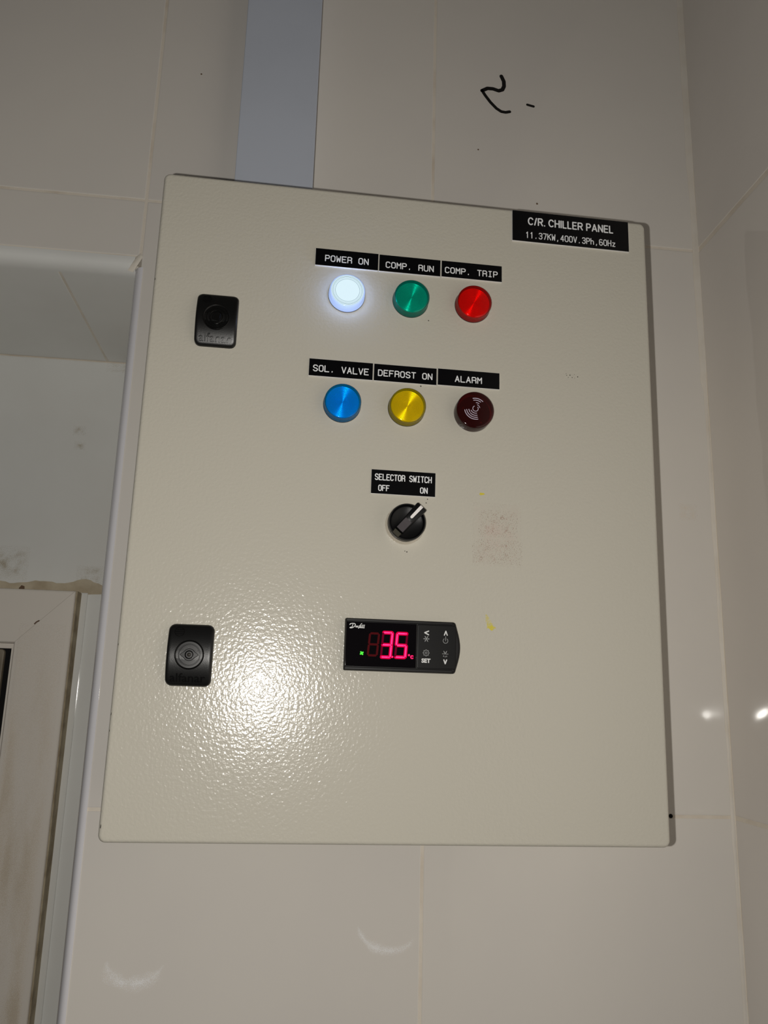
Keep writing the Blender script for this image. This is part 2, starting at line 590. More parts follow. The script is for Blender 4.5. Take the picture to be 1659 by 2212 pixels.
# --- uneven bead of grout run down the corner
def corner_bead():
    mb = MB().use('bead')
    loops = []
    nz = 150
    for k in range(nz + 1):
        z = ZBOT + (ZTOP - ZBOT) * k / nz
        a = 3.2 + 1.8 * mnoise.noise(Vector((z * 0.012, 0.0, 3.1))) + 0.8 * mnoise.noise(Vector((z * 0.06, 1.0, 3.1)))
        b = 1.8 + 1.2 * mnoise.noise(Vector((z * 0.013, 5.0, 1.1))) + 0.7 * mnoise.noise(Vector((z * 0.07, 9.0, 1.1)))
        if z > 180:
            a += 2.6
            b += 0.8
        loops.append([(-a, 0.25, z), (-a * 0.35, b * 0.25 + 0.5, z), (-0.6, b, z), (0.5, b, z), (0.5, -0.6, z), (-a, -0.6, z)])
    mb.loft(loops)
    return mb.build('trim_3', loc=(XC, -WALL_Y, 0), smooth=60)


tag(corner_bead(), 'uneven off-white grout bead down the corner between the tiled walls', 'grout', kind='structure')

# --- recess on the left: its back wall, soffit and rounded edge trims
rb_ = MB().use('grout')
rb_.box(XLL, XJ + 1.2, -30, -0.9, ZBOT, ZS + 4)
wall_recess = rb_.build('wall_left', loc=(0, -(WALL_Y + REC), 0), smooth=0)
tag(wall_recess, 'pale glazed tile back wall of the recess above the door frame', 'wall', kind='structure')
for x0, x1 in ((XJ - 600, XJ - 300), (XJ - 300, XJ)):
    tile(wall_recess, x0, x1, ZBOT, ZS, 0, 'tile_recess', g=2.0)

so = MB().use('grout_white')
so.box(XLL, XJ + 1.2, -9.0, -0.35, -REC, -9.0)
soffit = so.build('ceiling', loc=(0, -WALL_Y, ZS), smooth=0)
soffit.rotation_euler = (math.radians(90), 0, 0)
tag(soffit, 'shadowed tiled soffit of the recess left of the cabinet', 'soffit', kind='structure')
for x0, x1 in ((-935.0, -635.0), (-635.0, -335.5), (-335.5, XJ)):
    tile(soffit, x0, x1, -REC, -8.2, 0, 'tile_recess', g=2.4)


def quarter_round(name, length, r, flat, label, material):
    """edge trim: quarter round with a short flat leg; runs along z"""
    mb = MB().use(material)
    prof = [(flat, 0.0), (flat, 0.55), (0.0, 0.75)]
    for k in range(1, 9):
        a = math.pi / 2 * k / 8
        prof.append((-r * math.sin(a), 0.75 - 2 * r + 2 * r * math.cos(a)))
    prof += [(-r, -2 * r - 6), (-r + 1.4, -2 * r - 6), (-r + 1.4, -2 * r), (0, -1.2)]
    mb.loft([[(x, d, 0) for x, d in prof[::-1]], [(x, d, length) for x, d in prof[::-1]]])
    return tag(mb.build(name, smooth=30), label, 'edge trim', kind='structure')


t1 = quarter_round('trim_1', ZS + 3 - ZBOT, 8.6, 1.5, 'pale lilac-white rounded edge trim down the side of the recess', 'bullnose')
t1.location = ((XL + 2.2) * 0.001, WALL_Y * 0.001, ZBOT * 0.001)
mb = MB().use('tile_recess')
prof = [(ZT, 0.0), (ZT, 0.5), (ZT - 3, 0.8)]
for k in range(1, 9):
    a = math.pi / 2 * k / 8
    prof.append((ZS + 10 - 0.6 - 10 * math.sin(a), 0.8 - 15 + 15 * math.cos(a)))
prof += [(ZS - 0.6, -16), (ZS + 3, -16), (ZS + 3, -3)]
mb.loft([[(XJ - 1.0, d, z) for z, d in prof], [(XLL, d, z) for z, d in prof]])
t2 = mb.build('trim_2', loc=(0, -WALL_Y, 0), smooth=30)
tag(t2, 'rounded grey-white edge trim across the top of the recess', 'edge trim', kind='structure')
mb = MB().use('grout_white')
# dab of grout where the two trims meet
mb.loft([[(x, 0.2, z) for x, z in ((-264, 265), (-258.5, 263.5), (-250.3, 281.5), (-252.5, 286), (-257, 281))],
         [(x, 1.3, z) for x, z in ((-263, 266.2), (-259, 265), (-251.4, 280.5), (-253, 283), (-257, 279))]])
mb.build('grout_dab', wall_back, smooth=60)

# --- marks and painted glints on the back wall
mb = MB().use('marker')
stroke_pts = [(125.8, 546.4), (128.6, 540.0), (128.9, 533.5), (127.0, 528.6), (122.6, 526.6), (116.0, 528.4), (109.5, 528.2), (103.4, 524.4)]
mb.ribbon(stroke_pts, 4.5, 0.05, 0.12)
mb.ribbon([(103.4, 524.4), (107.0, 518.5), (113.0, 510.3), (120.0, 503.0), (125.5, 499.6), (130.5, 499.2), (135.2, 500.6)], 3.6, 0.05, 0.12)
tag(mb.build('marker_scribble', wall_back), 'black marker scribble shaped like a hooked letter')
mb = MB().use('marker')
mb.ribbon([(156.0, 512.4), (160.0, 511.6), (163.2, 511.0)], 3.0, 0.05, 0.12)
tag(mb.build('marker_dash', wall_back), 'short black marker dash')
for x, z, r in ((99.0, 447.5, 1.0), (165.5, 386.7, 1.2), (-208.8, 505.8, 1.0)):
    mb = MB().use('dirt_brown')
    mb.lathe([(r, 0.0), (r * 0.7, 0.25)], 8)
    mb.build('speck', wall_back, (x, 0, z))


mb = MB().use('dark_void')
mb.lathe([(1.9, 0.0), (1.9, 0.4), (1.4, 0.5)], 16)
tag(mb.build('drill_hole', wall_back, (286.3, 0, -252.4)), 'small dark drilled hole beside the cabinet')


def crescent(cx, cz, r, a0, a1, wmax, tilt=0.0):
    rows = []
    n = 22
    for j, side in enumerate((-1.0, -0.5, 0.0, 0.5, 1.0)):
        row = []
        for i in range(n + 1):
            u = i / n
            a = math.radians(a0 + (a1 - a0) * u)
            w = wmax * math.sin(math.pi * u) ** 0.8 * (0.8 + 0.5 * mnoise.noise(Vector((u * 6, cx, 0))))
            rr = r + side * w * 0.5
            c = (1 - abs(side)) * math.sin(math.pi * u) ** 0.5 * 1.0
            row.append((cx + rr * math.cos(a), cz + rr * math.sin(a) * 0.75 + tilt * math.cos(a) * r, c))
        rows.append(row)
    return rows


film('painted_glint', crescent(-196, -374, 24, 170, 345, 24, 0.10), 0.08, 'glint_white', wall_back)  # crescent reflections in the glossy tile, painted on as white film
film('painted_glint', crescent(18, -348, 26, 185, 338, 16, -0.10), 0.08, 'glint_white', wall_back)
# rubbed dirt beside the cabinet
film_mat('stain_peach', rgb(236, 224, 206), 70.0, 0.3, 0.6, 0.7)
film('dirt_stain', film_rect(311, 331, 36, 54, edge=0.4, wob=1.5, seed=2), 0.08, 'stain_peach', wall_back)

# stains in the recess
for i, (x, z, r) in enumerate(((-360.5, 170.5, 8), (-358.5, 150.5, 7))):
    film('dirt_stain', film_rect(x - r, x + r, z - r * 0.8, z + r * 0.8, edge=0.45, wob=1.8, seed=i + 4.0), 0.06, 'stain_brown', wall_recess)
film('dirt_stain', film_rect(-336, -262, ZS - 14, ZS - 1, edge=0.4, wob=1.5, seed=9), 0.06, 'stain_brown', wall_recess)
film('dirt_stain', film_rect(-450, -402, -24, 18, edge=0.35, wob=2.2, seed=12), 0.06, 'stain_brown', wall_recess)
film('dirt_stain', film_rect(-345, -312, -30, -2, edge=0.4, wob=2.0, seed=15), 0.06, 'stain_brown', wall_recess)

# --- white plastic door in the recess
PR = 27.0               # how far its frame stands off the wall
FX, FZ = -336.6, -37.2  # outer top right corner of the frame
FW = 63.0
FXL, FZB = -980.0, -853.0
door_1 = bpy.data.objects.new('door_1', None)
col.objects.link(door_1)
door_1.location = (FX * 0.001, (WALL_Y + REC) * 0.001, FZB * 0.001)
tag(door_1, 'grimy white plastic door frame in the recess with mitred top corner', 'door', kind='structure')


def dloc(x=0.0, d=0.0, z=0.0):
    return (x - FX, d, z - FZB)


def frame_member(name, outer, inner):
    """outer/inner: start and end points (x, z) of the outer and inner edge, mitred ends"""
    (a0, a1), (b0, b1) = outer, inner

    def mixp(p, q, t):
        return (p[0] + (q[0] - p[0]) * t, p[1] + (q[1] - p[1]) * t)
    prof = [(0.0, 0.6), (0.0, PR - 2.2), (0.012, PR - 0.8), (0.035, PR), (0.10, PR + 0.2), (0.5, PR + 0.3),
            (0.88, PR + 0.2), (0.915, PR - 0.3), (0.95, PR - 0.2), (0.98, PR - 0.6), (1.0, PR - 2.5), (1.0, 0.6)]
    mb = MB().use('frame_pvc')
    mb.loft([[(p[0], d, p[1]) for p, d in ((mixp(a0, b0, t), d) for t, d in prof)],
             [(p[0], d, p[1]) for p, d in ((mixp(a1, b1, t), d) for t, d in prof)]])
    return mb.build(name, door_1, dloc(), smooth=25)


e = 0.15
frame_member('frame_stile', ((FX, FZB), (FX, FZ - e)), ((FX - FW, FZB), (FX - FW, FZ - FW - e)))
frame_member('frame_rail', ((FX - e, FZ), (FXL, FZ)), ((FX - FW - e, FZ - FW), (FXL + FW, FZ - FW)))
frame_member('frame_stile', ((FXL, FZ - e), (FXL, FZB)), ((FXL + FW, FZ - FW - e), (FXL + FW, FZB)))
mb = MB().use('frame_pvc')
mb.prism([(FX - FW - 6, FZB), (FX - FW - 0.3, FZB), (FX - FW - 0.3, FZ - FW - 0.5), (FX - FW - 6, FZ - FW - 6)], 3, 12)
mb.build('glazing_bead', door_1, dloc())
mb = MB().use('frame_pvc')
mb.prism([(FX - FW - 6, FZ - FW - 6), (FX - FW - 0.5, FZ - FW - 0.3), (FXL + FW, FZ - FW - 0.3), (FXL + FW, FZ - FW - 6)], 3, 12)
mb.build('glazing_bead', door_1, dloc())
mb = MB().use('leaf_panel')
slab(mb, 480, 742, 4, 5.5, 11, 1.5, 4, FX - FW - 14 - 240, FZ - FW - 7 - 371)
mb.build('door_panel', door_1, dloc())
mb = MB().use('dark_void')
mb.box(FXL + FW, FX - FW, 1.0, 2.0, FZB, FZ - FW)
mb.build('dark_gap', door_1, dloc())
mb = MB().use('sealant_dark')
mb.prism([(FX + 0.1, FZB), (FX + 1.6, FZB), (FX + 1.6, FZ), (FX + 0.1, FZ)], 3.0, PR - 4.0)
mb.build('sealant_bead', door_1, dloc())
mb = MB().use('tile_recess')
mb.prism([(FX + 0.3, FZB), (FX + 8.5, FZB), (FX + 8.5, FZ + 1), (FX + 0.3, FZ + 1)], 0.4, 3.2, 0.8)
mb.build('cover_strip', door_1, dloc())
film('dirt_film', film_rect(FX - FW + 4, FX - 6, -560, FZ - 40, 10, 30, edge=0.12, wob=1.2, seed=21), PR + 0.35, 'frame_dirt', door_1, dloc())
mb = MB().use('dirt_brown')
mb.ribbon([(-378.5, -77.5), (-376.5, -75.2), (-374.0, -73.8)], 1.5, PR + 0.2, 0.2)
mb.build('dirt_fleck', door_1, dloc())

# ragged sealant over the frame
mb = MB().use('sealant')
n = 60
top, low = [], []
for k in range(n + 1):
    x = -560 + (XJ - 6 + 560) * k / n
    h = 12.0 + 3.5 * mnoise.noise(Vector((x * 0.03, 0, 0))) + 1.4 * mnoise.noise(Vector((x * 0.16, 4, 0)))
    h += 6.0 * math.exp(-((x + 335) / 16.0) ** 2)
    if x > -318:
        h = max(3.0, h - 0.22 * (x + 318))
    low.append((x, FZ - 1.0 if x < FX else FZ - 1.0 + 0.05 * (x - FX)))
    top.append((x, FZ + h))
loopf = low + top[::-1]
mb.loft([[(x, 0.05, z) for x, z in loopf], [(x, 0.6, z) for x, z in loopf]])
tag(mb.build('sealant_bead', wall_recess, smooth=0), 'ragged beige sealant above the door frame')
mb = MB().use('dirt_brown')
mb.prism([(-410, -37.0), (-403, -37.2), (-403.5, -31), (-407, -29.8), (-409.5, -33)], 0.4, 1.6, 0.6)
mb.build('dirt_fleck', wall_recess)
mb = MB().use('dirt_brown')
xs = [-560 + i * 5.0 for i in range(45)]
pl = [(x, FZ - 0.8 + 0.5) for x in xs] + [(x, FZ + 1.0 + 1.3 * abs(mnoise.noise(Vector((x * 0.09, 7, 2))))) for x in xs[::-1]]
mb.loft([[(x, 0.4, z) for x, z in pl], [(x, 1.2, z) for x, z in pl]])
mb.build('dirt_line', wall_recess, smooth=0)

# ======================================================= cable trunking
tr = bpy.data.objects.new('cable_trunking', None)
col.objects.link(tr)
TX = -121.2
tr.location = (TX * 0.001, WALL_Y * 0.001, 0.2525)
tag(tr, 'blue-grey plastic cable trunking rising from the cabinet top', 'trunking')
mb = MB().use('trunking')
hw = 38.8
mb.prism([(-hw, 0), (hw, 0), (hw, 690), (-hw, 690)], 0.4, 2.4)
mb.prism([(-hw, 0), (-hw + 2, 0), (-hw + 2, 690), (-hw, 690)], 2.4, 37.2)
mb.prism([(hw - 2, 0), (hw, 0), (hw, 690), (hw - 2, 690)], 2.4, 37.2)
mb.build('channel', tr)
mb = MB().use('trunking_seam')
mb.prism([(-hw + 0.4, 0), (hw - 0.4, 0), (hw - 0.4, 690), (-hw + 0.4, 690)], 37.2, 38.0)
mb.build('seam', tr)
mb = MB().use('trunking')
slab(mb, 2 * hw + 0.9, 690, 0.3, 38.0, 40.3, 0.8, 1, 0, 345, 3)
mb.build('lid', tr, smooth=30)

# ======================================================= control cabinet
cab = bpy.data.objects.new('control_cabinet', None)
col.objects.link(cab)
ROT = Matrix(((0.99991399, -0.01281676, 0.00278301),
              (0.01283863, 0.99988567, -0.00798826),
              (-0.00268031, 0.00802330, 0.99996422)))
BASE = Vector((0.0, 0.1805, -0.25))
cab.matrix_world = Matrix.Translation(ROT @ BASE) @ ROT.to_4x4()
tag(cab, 'light grey-beige metal control cabinet with six indicator lamps on the tiled wall', 'control cabinet')


def C(x=0.0, d=0.0, z=0.0):
    """a point of the door plane (mm) in the cabinet's frame"""
    return (x, d + 180.5, z + 250.0)


mb = MB().use('powder_body')
slab(mb, 394, 494, 5, -180.5, -20, 1.5, 6)
mb.build('body', cab, C())
mb = MB().use('gasket')
slab(mb, 388, 488, 4, -20, -17.6, 0.4, 4)
mb.build('gasket', cab, C())
mb = MB().use('powder_coat')
slab(mb, 400, 500, 5.2, -18, 0, 2.6, 8, steps=6)
door = mb.build('door', cab, C(), smooth=40)
for x, z, w, h in ((-198.6, -239.5, 0.35, 1.5), (-199.0, 158.0, 0.25, 1.2), (-199.1, -167.0, 0.25, 1.1), (-199.1, -178, 0.22, 0.9),
                   (-199.1, -120, 0.22, 0.9)):
    dx = 2.6 - (200.0 + x)
    ds = math.sqrt(2.6 ** 2 - dx ** 2) - 2.6
    mb = MB().use('chip')
    mb.prism([(x - w, z - h * 0.6), (x + w * 0.4, z - h), (x + w, z + h * 0.3), (x - w * 0.3, z + h)], ds - 0.6, ds + 0.12)
    mb.build('paint_chip', cab, C())


# --- engraved name plates
def nameplate(x0, x1, z0, z1, lines, label, th=1.3):
    cx, cz, w, h = (x0 + x1) / 2, (z0 + z1) / 2, x1 - x0, z1 - z0
    mb = MB().use('plate_core')
    mb.box(-w / 2, w / 2, 0.0, th - 0.12, -h / 2, h / 2)
    mb.use('plate_black')
    mb.box(-w / 2 + 0.12, w / 2 - 0.12, th - 0.12, th, -h / 2 + 0.3, h / 2 - 0.1)
    o = tag(mb.build('nameplate', cab, C(cx, 0, cz), smooth=0), label)
    mb = MB().use('letter_white')
    for kind, text, lx0, lx1, zb, hh, lw in lines:
        if kind == 's':
            stroke_text(mb, text, lx0 - cx, lx1 - cx, zb - cz, hh, lw, th)
        elif kind == 'b':
            bold_text(mb, text, lx0 - cx, lx1 - cx, zb - cz, hh, lw, th)
        else:
            font_text(mb, text, lx0 - cx, lx1 - cx, zb - cz, zb - cz + hh, th + 0.06, lw)
    mb.build('lettering', o, smooth=0)
    return o


nameplate(-77.5, -27.1, 181.5, 196.3, [('s', 'POWER ON', -69.4, -35.3, 185.5, 5.6, 0.8)], 'black plate reading POWER ON')
nameplate(-26.5, 23.5, 181.4, 196.0, [('s', 'COMP. RUN', -20.8, 17.6, 184.8, 5.5, 0.8)], 'black plate reading COMP. RUN')
nameplate(24.3, 74.5, 181.6, 196.0, [('s', 'COMP. TRIP', 27.5, 70.5, 185.2, 5.5, 0.8)], 'black plate reading COMP. TRIP')
nameplate(-77.9, -28.3, 88.3, 102.5, [('s', 'SOL. VALVE', -74.3, -31.9, 92.1, 5.5, 0.8)], 'black plate reading SOL. VALVE')
nameplate(-27.6, 22.0, 88.3, 102.4, [('s', 'DEFROST ON', -24.0, 18.2, 92.4, 5.4, 0.8)], 'black plate reading DEFROST ON')
nameplate(22.8, 72.6, 88.8, 102.7, [('s', 'ALARM', 36.9, 57.9, 92.4, 5.4, 0.8)], 'black plate reading ALARM')
nameplate(-26.7, 22.6, -1.6, 17.4, [('s', 'SELECTOR SWITCH', -23.6, 19.3, 9.1, 5.1, 0.75),
                                    ('s', 'OFF', -20.8, -12.9, 0.8, 4.8, 0.75), ('s', 'ON', 11.1, 16.3, 0.7, 4.8, 0.75)],
          'black plate reading SELECTOR SWITCH, OFF and ON')
nameplate(83.3, 184.3, 220.5, 248.5, [('b', 'C/R. CHILLER PANEL', 96.6, 170.8, 236.1, 7.2, 1.12),
                                      ('s', '11.37KW,400V.3Ph,60Hz', 94.9, 172.2, 223.9, 5.9, 0.75)],
          'black title plate reading C/R. CHILLER PANEL at the top corner')


# --- indicator lamps
def lamp(x, z, colour, label, h=9.0):
    root = bpy.data.objects.new('indicator_lamp', None)
    col.objects.link(root)
    root.parent = cab
    q = C(x, 0, z)
    root.location = (q[0] * 0.001, -q[1] * 0.001, q[2] * 0.001)
    tag(root, label)
    mb = MB().use('gasket')
    mb.lathe([(14.5, 0.0), (14.5, 0.5)], 64)
    mb.build('gasket_ring', root)
    # grooved reflector disc behind the lens
    base = 1.2 if colour == 'white' else 6.0
    prof = [(12.7, 0.6), (12.7, base - 0.4)]
    r = 12.4
    pitch, sub = 0.95, 6
    nst = int(r / pitch * sub)
    for k in range(nst + 1):
        rr = r * (1 - k / nst)
        amp = 0.0 if colour == 'white' else 0.11
        prof.append((max(rr, 0.02), base + amp * math.sin(2 * math.pi * k / sub)))
    mb = MB().use('diffuser_' + colour)
    mb.lathe(prof, 72)
    mb.build('diffuser', root, smooth=60)
    mb = MB().use('lens_' + colour)
    side = [(14.3, 0.5), (14.3, 2.0), (14.1, 2.3), (13.95, h - 1.6), (13.75, h - 0.7), (13.3, h - 0.15), (12.8, h)]
    if colour == 'white':
        mb.lathe(side, 72, cap1=False)
        mb.use('lens_white_face')
        mb.lathe([(12.8, h), (12.2, h), (0.05, h)], 72)
    else:
        mb.lathe(side + [(12.2, h), (0.05, h)], 72)
    mb.build('lens', root, smooth=40)
    if colour == 'white':
        for rr, w in ((9.5, 0.24), (10.6, 0.16), (11.5, 0.3), (12.4, 0.16)):
            mb = MB().use('ring_line')
            mb.lathe([(rr + w / 2, h + 0.01), (rr + w / 2, h + 0.05), (rr - w / 2, h + 0.05), (rr - w / 2, h + 0.01)], 72, cap1=False)
            mb.build('lens_ring', root)
        led = bpy.data.lights.new('lamp_led', 'POINT')
        led.energy = 0.05
        led.color = (0.42, 0.55, 1.0)
        led.shadow_soft_size = 0.0015
        lo = bpy.data.objects.new('lamp_led', led)
        lo.location = (0, -0.0045, 0)
        lo.parent = root
        col.objects.link(lo)
    return root


lamp(-51.3, 158.2, 'white', 'lit white POWER ON lamp')
lamp(-0.2, 158.5, 'green', 'unlit green COMP. RUN lamp')
lamp(50.3, 158.9, 'red', 'unlit red COMP. TRIP lamp')
lamp(-51.1, 67.2, 'blue', 'unlit blue SOL. VALVE lamp')
lamp(-1.2, 67.8, 'yellow', 'unlit yellow DEFROST ON lamp')

# --- alarm buzzer
bz = bpy.data.objects.new('alarm_buzzer', None)
col.objects.link(bz)
bz.parent = cab
q = C(51.1, 0, 67.6)
bz.location = (q[0] * 0.001, -q[1] * 0.001, q[2] * 0.001)
tag(bz, 'dark maroon alarm buzzer with printed sound waves')
mb = MB().use('buzzer_core')
mb.lathe([(12.6, 0.4), (12.6, 4.6), (12.2, 5.0), (0.05, 5.0)], 64)
mb.build('sounder', bz, smooth=40)
mb = MB().use('buzzer_glow')  # red glow inside the cap, put in as reddish coloured spots
for x, z, s in ((-9.0, 2.2, 1.1), (5.2, -8.6, 1.2), (4.6, -6.2, 0.8)):
    mb.prism([(x - s, z - s * 0.7), (x + s, z - s * 0.5), (x + s * 0.2, z + s)], 5.0, 6.5, 0.3)
mb.build('painted_glow', bz)
mb = MB().use('lens_maroon')
H = 10.2
mb.lathe([(14.9, 0.4), (14.9, 1.5), (14.8, H - 1.5), (14.6, H - 0.7), (14.2, H - 0.15), (13.6, H), (13.0, H), (0.05, H)], 72)
mb.build('cap', bz, smooth=40)
mb = MB().use('print_lilac')
c0 = (0.0, 0.8)
for r, a0, a1, w in ((2.15, 116, 397, 0.52), (8.6, 191, 283, 0.62), (7.05, 190, 283, 0.6), (5.3, 190, 212, 0.6), (5.45, 222, 284, 0.58),
                     (3.75, 205, 285, 0.55), (8.4, 104, 47, 0.62), (6.85, 103, 54, 0.58), (4.95, 84, 57, 0.55), (3.5, 66, 16, 0.5)):
    mb.ribbon(arc(c0[0], c0[1], r, a0, a1, 16), w, H, 0.04)
mb.build('sound_wave_print', bz, smooth=0)

# --- selector switch
sw = bpy.data.objects.new('selector_switch', None)
col.objects.link(sw)
sw.parent = cab
q = C(0.0, 0, -24.0)
sw.location = (q[0] * 0.001, -q[1] * 0.001, q[2] * 0.001)
tag(sw, 'black rotary selector switch turned to ON')
mb = MB().use('chrome')
mb.lathe([(14.9, 0.0), (14.9, 1.4), (14.5, 2.4), (14.4, 5.5), (14.0, 6.6), (13.2, 7.0)], 72)
mb.build('bezel', sw, smooth=35)
mb = MB().use('knob_black')
mb.lathe([(13.6, 6.6), (13.9, 7.4), (13.9, 11.6), (13.5, 12.4), (12.9, 12.4), (12.5, 11.8), (12.2, 10.2), (11.4, 9.6), (4, 9.2), (0.05, 9.2)], 72)
mb.build('knob', sw, smooth=35)
A = math.radians(48.5)


def turn(u, v):
    return (u * math.cos(A) - v * math.sin(A), u * math.sin(A) + v * math.cos(A))


def lever_loop(u, w, d0, d1, r=1.0):
    """cross-section of the lever at u along its length"""
    pr = [(-w, d0), (w, d0), (w * 0.97, d1 - r), (w * 0.90, d1 - r * 0.3), (w * 0.78, d1), (-w * 0.78, d1), (-w * 0.90, d1 - r * 0.3), (-w * 0.97, d1 - r)]
    out = []
    for v, d in pr:
        x, z = turn(u, v)
        out.append((x, d, z))
    return out


mb = MB().use('knob_black')
mb.loft([lever_loop(-9.6, 3.6, 9.0, 11.2), lever_loop(-8.8, 3.8, 9.0, 14.2), lever_loop(-3.0, 3.9, 9.0, 16.6), lever_loop(2.0, 4.0, 9.0, 17.6),
         lever_loop(13.6, 4.6, 9.0, 18.0), lever_loop(14.9, 4.4, 9.2, 17.4), lever_loop(15.3, 3.9, 10.0, 16.0)])
mb.build('lever', sw, smooth=40)


def strip_on_lever(secs, th=0.5):
    """raised strip along the lever: (u, half width, top)"""
    loops = []
    for u, w, d in secs:
        lp = []
        for v, dd in ((-w, d - th), (w, d - th), (w, d), (-w, d)):
            x, z = turn(u, v)
            lp.append((x, dd, z))
        loops.append(lp)
    return loops


mb = MB().use('knob_white')
mb.loft(strip_on_lever([(2.5, 0.35, 17.78), (2.75, 0.75, 17.79), (3.4, 1.05, 17.8), (13.6, 1.2, 18.14), (14.8, 1.2, 17.6)]))
mb.build('pointer', sw, smooth=0)
mb = MB().use('knob_dusty')
mb.loft(strip_on_lever([(-8.7, 2.9, 14.35), (-3.0, 2.9, 16.7), (0.4, 2.8, 17.35)]))
mb.build('lever_tail', sw, smooth=0)
mb = MB().use('knob_notch')
tp = [turn(-13.4, -2.9), turn(-9.7, -3.1), turn(-9.7, 3.1), turn(-13.4, 2.9)]
mb.prism(tp[::-1] if False else tp, 8.6, 12.5, 0.3)
mb.build('notch', sw, smooth=0)

# --- door locks
LW, LH, LT = 31.3, 42.8, 2.4


def bulge(z):
    return 5.6 * (1 - (z / (LH / 2)) ** 2)


def lock(cx, cz, label, eye):
    nx, nz = 22, 34
    us = [-1 + 2 * i / nx for i in range(nx + 1)]
    us = [math.copysign(1 - (1 - abs(u)) ** 1.6, u) for u in us]
    vs = [-1 + 2 * j / nz for j in range(nz + 1)]
    vs = [math.copysign(1 - (1 - abs(v)) ** 1.6, v) for v in vs]
    rc, rb2 = 4.6, 1.8
    verts = []
    for v in vs:
        z = v * LH / 2
        az = abs(z)
        wx = LW / 2
        if az > LH / 2 - rc:
            k = az - (LH / 2 - rc)
            wx = LW / 2 - rc + math.sqrt(max(rc * rc - k * k, 0.0))
        for u in us:
            x = u * wx
            ax = abs(x)
            qx, qz = ax - (LW / 2 - rc), az - (LH / 2 - rc)
            dist = rc - math.hypot(max(qx, 0), max(qz, 0)) if (qx > 0 and qz > 0) else min(LW / 2 - ax, LH / 2 - az)
            t = max(0.0, min(1.0, dist / rb2))
            drop = rb2 * (1 - math.sqrt(max(0.0, 1 - (1 - t) ** 2)))
            verts.append((x, LT + bulge(z) - drop * 0.95, z))
    W = nx + 1
    faces = [[j * W + i, j * W + i + 1, (j + 1) * W + i + 1, (j + 1) * W + i] for j in range(nz) for i in range(nx)]
    rim = list(range(W)) + [j * W + nx for j in range(1, nz + 1)] + [nz * W + i for i in range(nx - 1, -1, -1)] + [j * W for j in range(nz - 1, 0, -1)]
    base = len(verts)
    for i in rim:
        verts.append((verts[i][0], 0.0, verts[i][2]))
    m = len(rim)
    for k in range(m):
        faces.append([rim[k], base + k, base + (k + 1) % m, rim[(k + 1) % m]])
    mb = MB().use('lock_black')
    mb.add(verts, faces)
    o = tag(mb.build('door_lock', cab, C(cx, 0, cz), smooth=50), label)
    top = LT + 5.6
    mb = MB().use('lock_gloss')
    mb.lathe([(10.1, top - 2.2), (10.1, top + 0.15), (9.7, top + 0.45), (9.2, top + 0.15), (9.0, top - 0.1), (7.6, top - 0.1), (7.4, top + 0.2),
              (7.0, top + 0.2), (6.8, top - 0.15), (5.4, top - 0.15), (0.05, top - 0.15)], 56)
    mb.build('ring', o, smooth=35)
    mb = MB().use('lock_gloss')
    if eye:
        pts = [(-6.6, 0)] + arc(0, 0, 4.2, 215, 325, 10) + [(6.6, 0)] + arc(0, 0, 4.2, 35, 145, 10)
        mb.prism(pts, top - 0.3, top + 0.7, 0.4)
        mb.build('key_insert', o, smooth=35)
        mb = MB().use('lock_gloss')
        mb.lathe([(3.0, top + 0.6), (3.0, top + 1.1), (2.6, top + 1.2), (2.2, top + 0.8), (1.4, top + 0.8)], 32)
        mb.use('lock_grey')
        mb.lathe([(1.4, top + 0.8), (1.4, top + 1.5), (0.8, top + 1.9), (0.03, top + 2.0)], 24)
        mb.build('key_pin', o, smooth=35)
        for a0, a1 in ((35, 145), (215, 325)):
            mb = MB().use('lock_gloss')
            mb.ribbon(arc(0, 0, 5.6, a0, a1, 14), 0.55, top - 0.2, 0.6)
            mb.build('slot_edge', o)
    else:
        mb.lathe([(5.4, top - 0.2), (5.4, top + 0.5), (5.0, top + 0.8), (4.6, top + 0.5), (4.4, top - 0.1)], 40, cap1=False)
        mb.build('key_collar', o, smooth=35)
        mb = MB().use('lock_gloss')
        a = math.radians(-10)
        sq = [(2.9 * (x * math.cos(a) - z * math.sin(a)), 2.9 * (x * math.sin(a) + z * math.cos(a))) for x, z in ((-1, -1), (1, -1), (1, 1), (-1, 1))]
        mb.prism(sq, top - 0.2, top + 1.1, 0.4)
        mb.build('key_insert', o, smooth=30)
    S = lambda x, z: bulge(z)
    mb = MB().use('lock_gloss')
    vs2, fs2 = font_verts('alfanar', 0.008)
    xa, xb = min(v[0] for v in vs2), max(v[0] for v in vs2)
    ya, yb = min(v[1] for v in vs2), max(v[1] for v in vs2)
    P = []
    for hgt in (-0.4, 0.75):
        P.append([(-12.2 + (x - xa) / (xb - xa) * 24.0, LT + hgt + bulge(-18.6 + (y - ya) / (yb - ya) * 6.0), -18.6 + (y - ya) / (yb - ya) * 6.0) for x, y in vs2])
    mb.add(P[1], fs2)
    ec = {}
    for f in fs2:
        for i in range(len(f)):
            ec[(f[i], f[(i + 1) % len(f)])] = 1
    side = [[b, a, a + len(vs2), b + len(vs2)] for (a, b) in ec if (b, a) not in ec]
    mb.add(P[1] + P[0], side)
    mb.build('lettering', o, smooth=0)
    mb = MB().use('lock_gloss')
    ex, ez = -8.0, 15.8
    mb.ribbon(arc(ex, ez, 3.3, 0, 360, 24), 0.35, LT - 0.1, 0.35, surf=S)
    for k in (-1.6, 0.0, 1.6):
        L = math.sqrt(3.3 ** 2 - k * k)
        mb.ribbon([(ex - L, ez + k), (ex, ez + k), (ex + L, ez + k)], 0.35, LT - 0.1, 0.3, surf=S)
    mb.build('emblem', o)
    return o


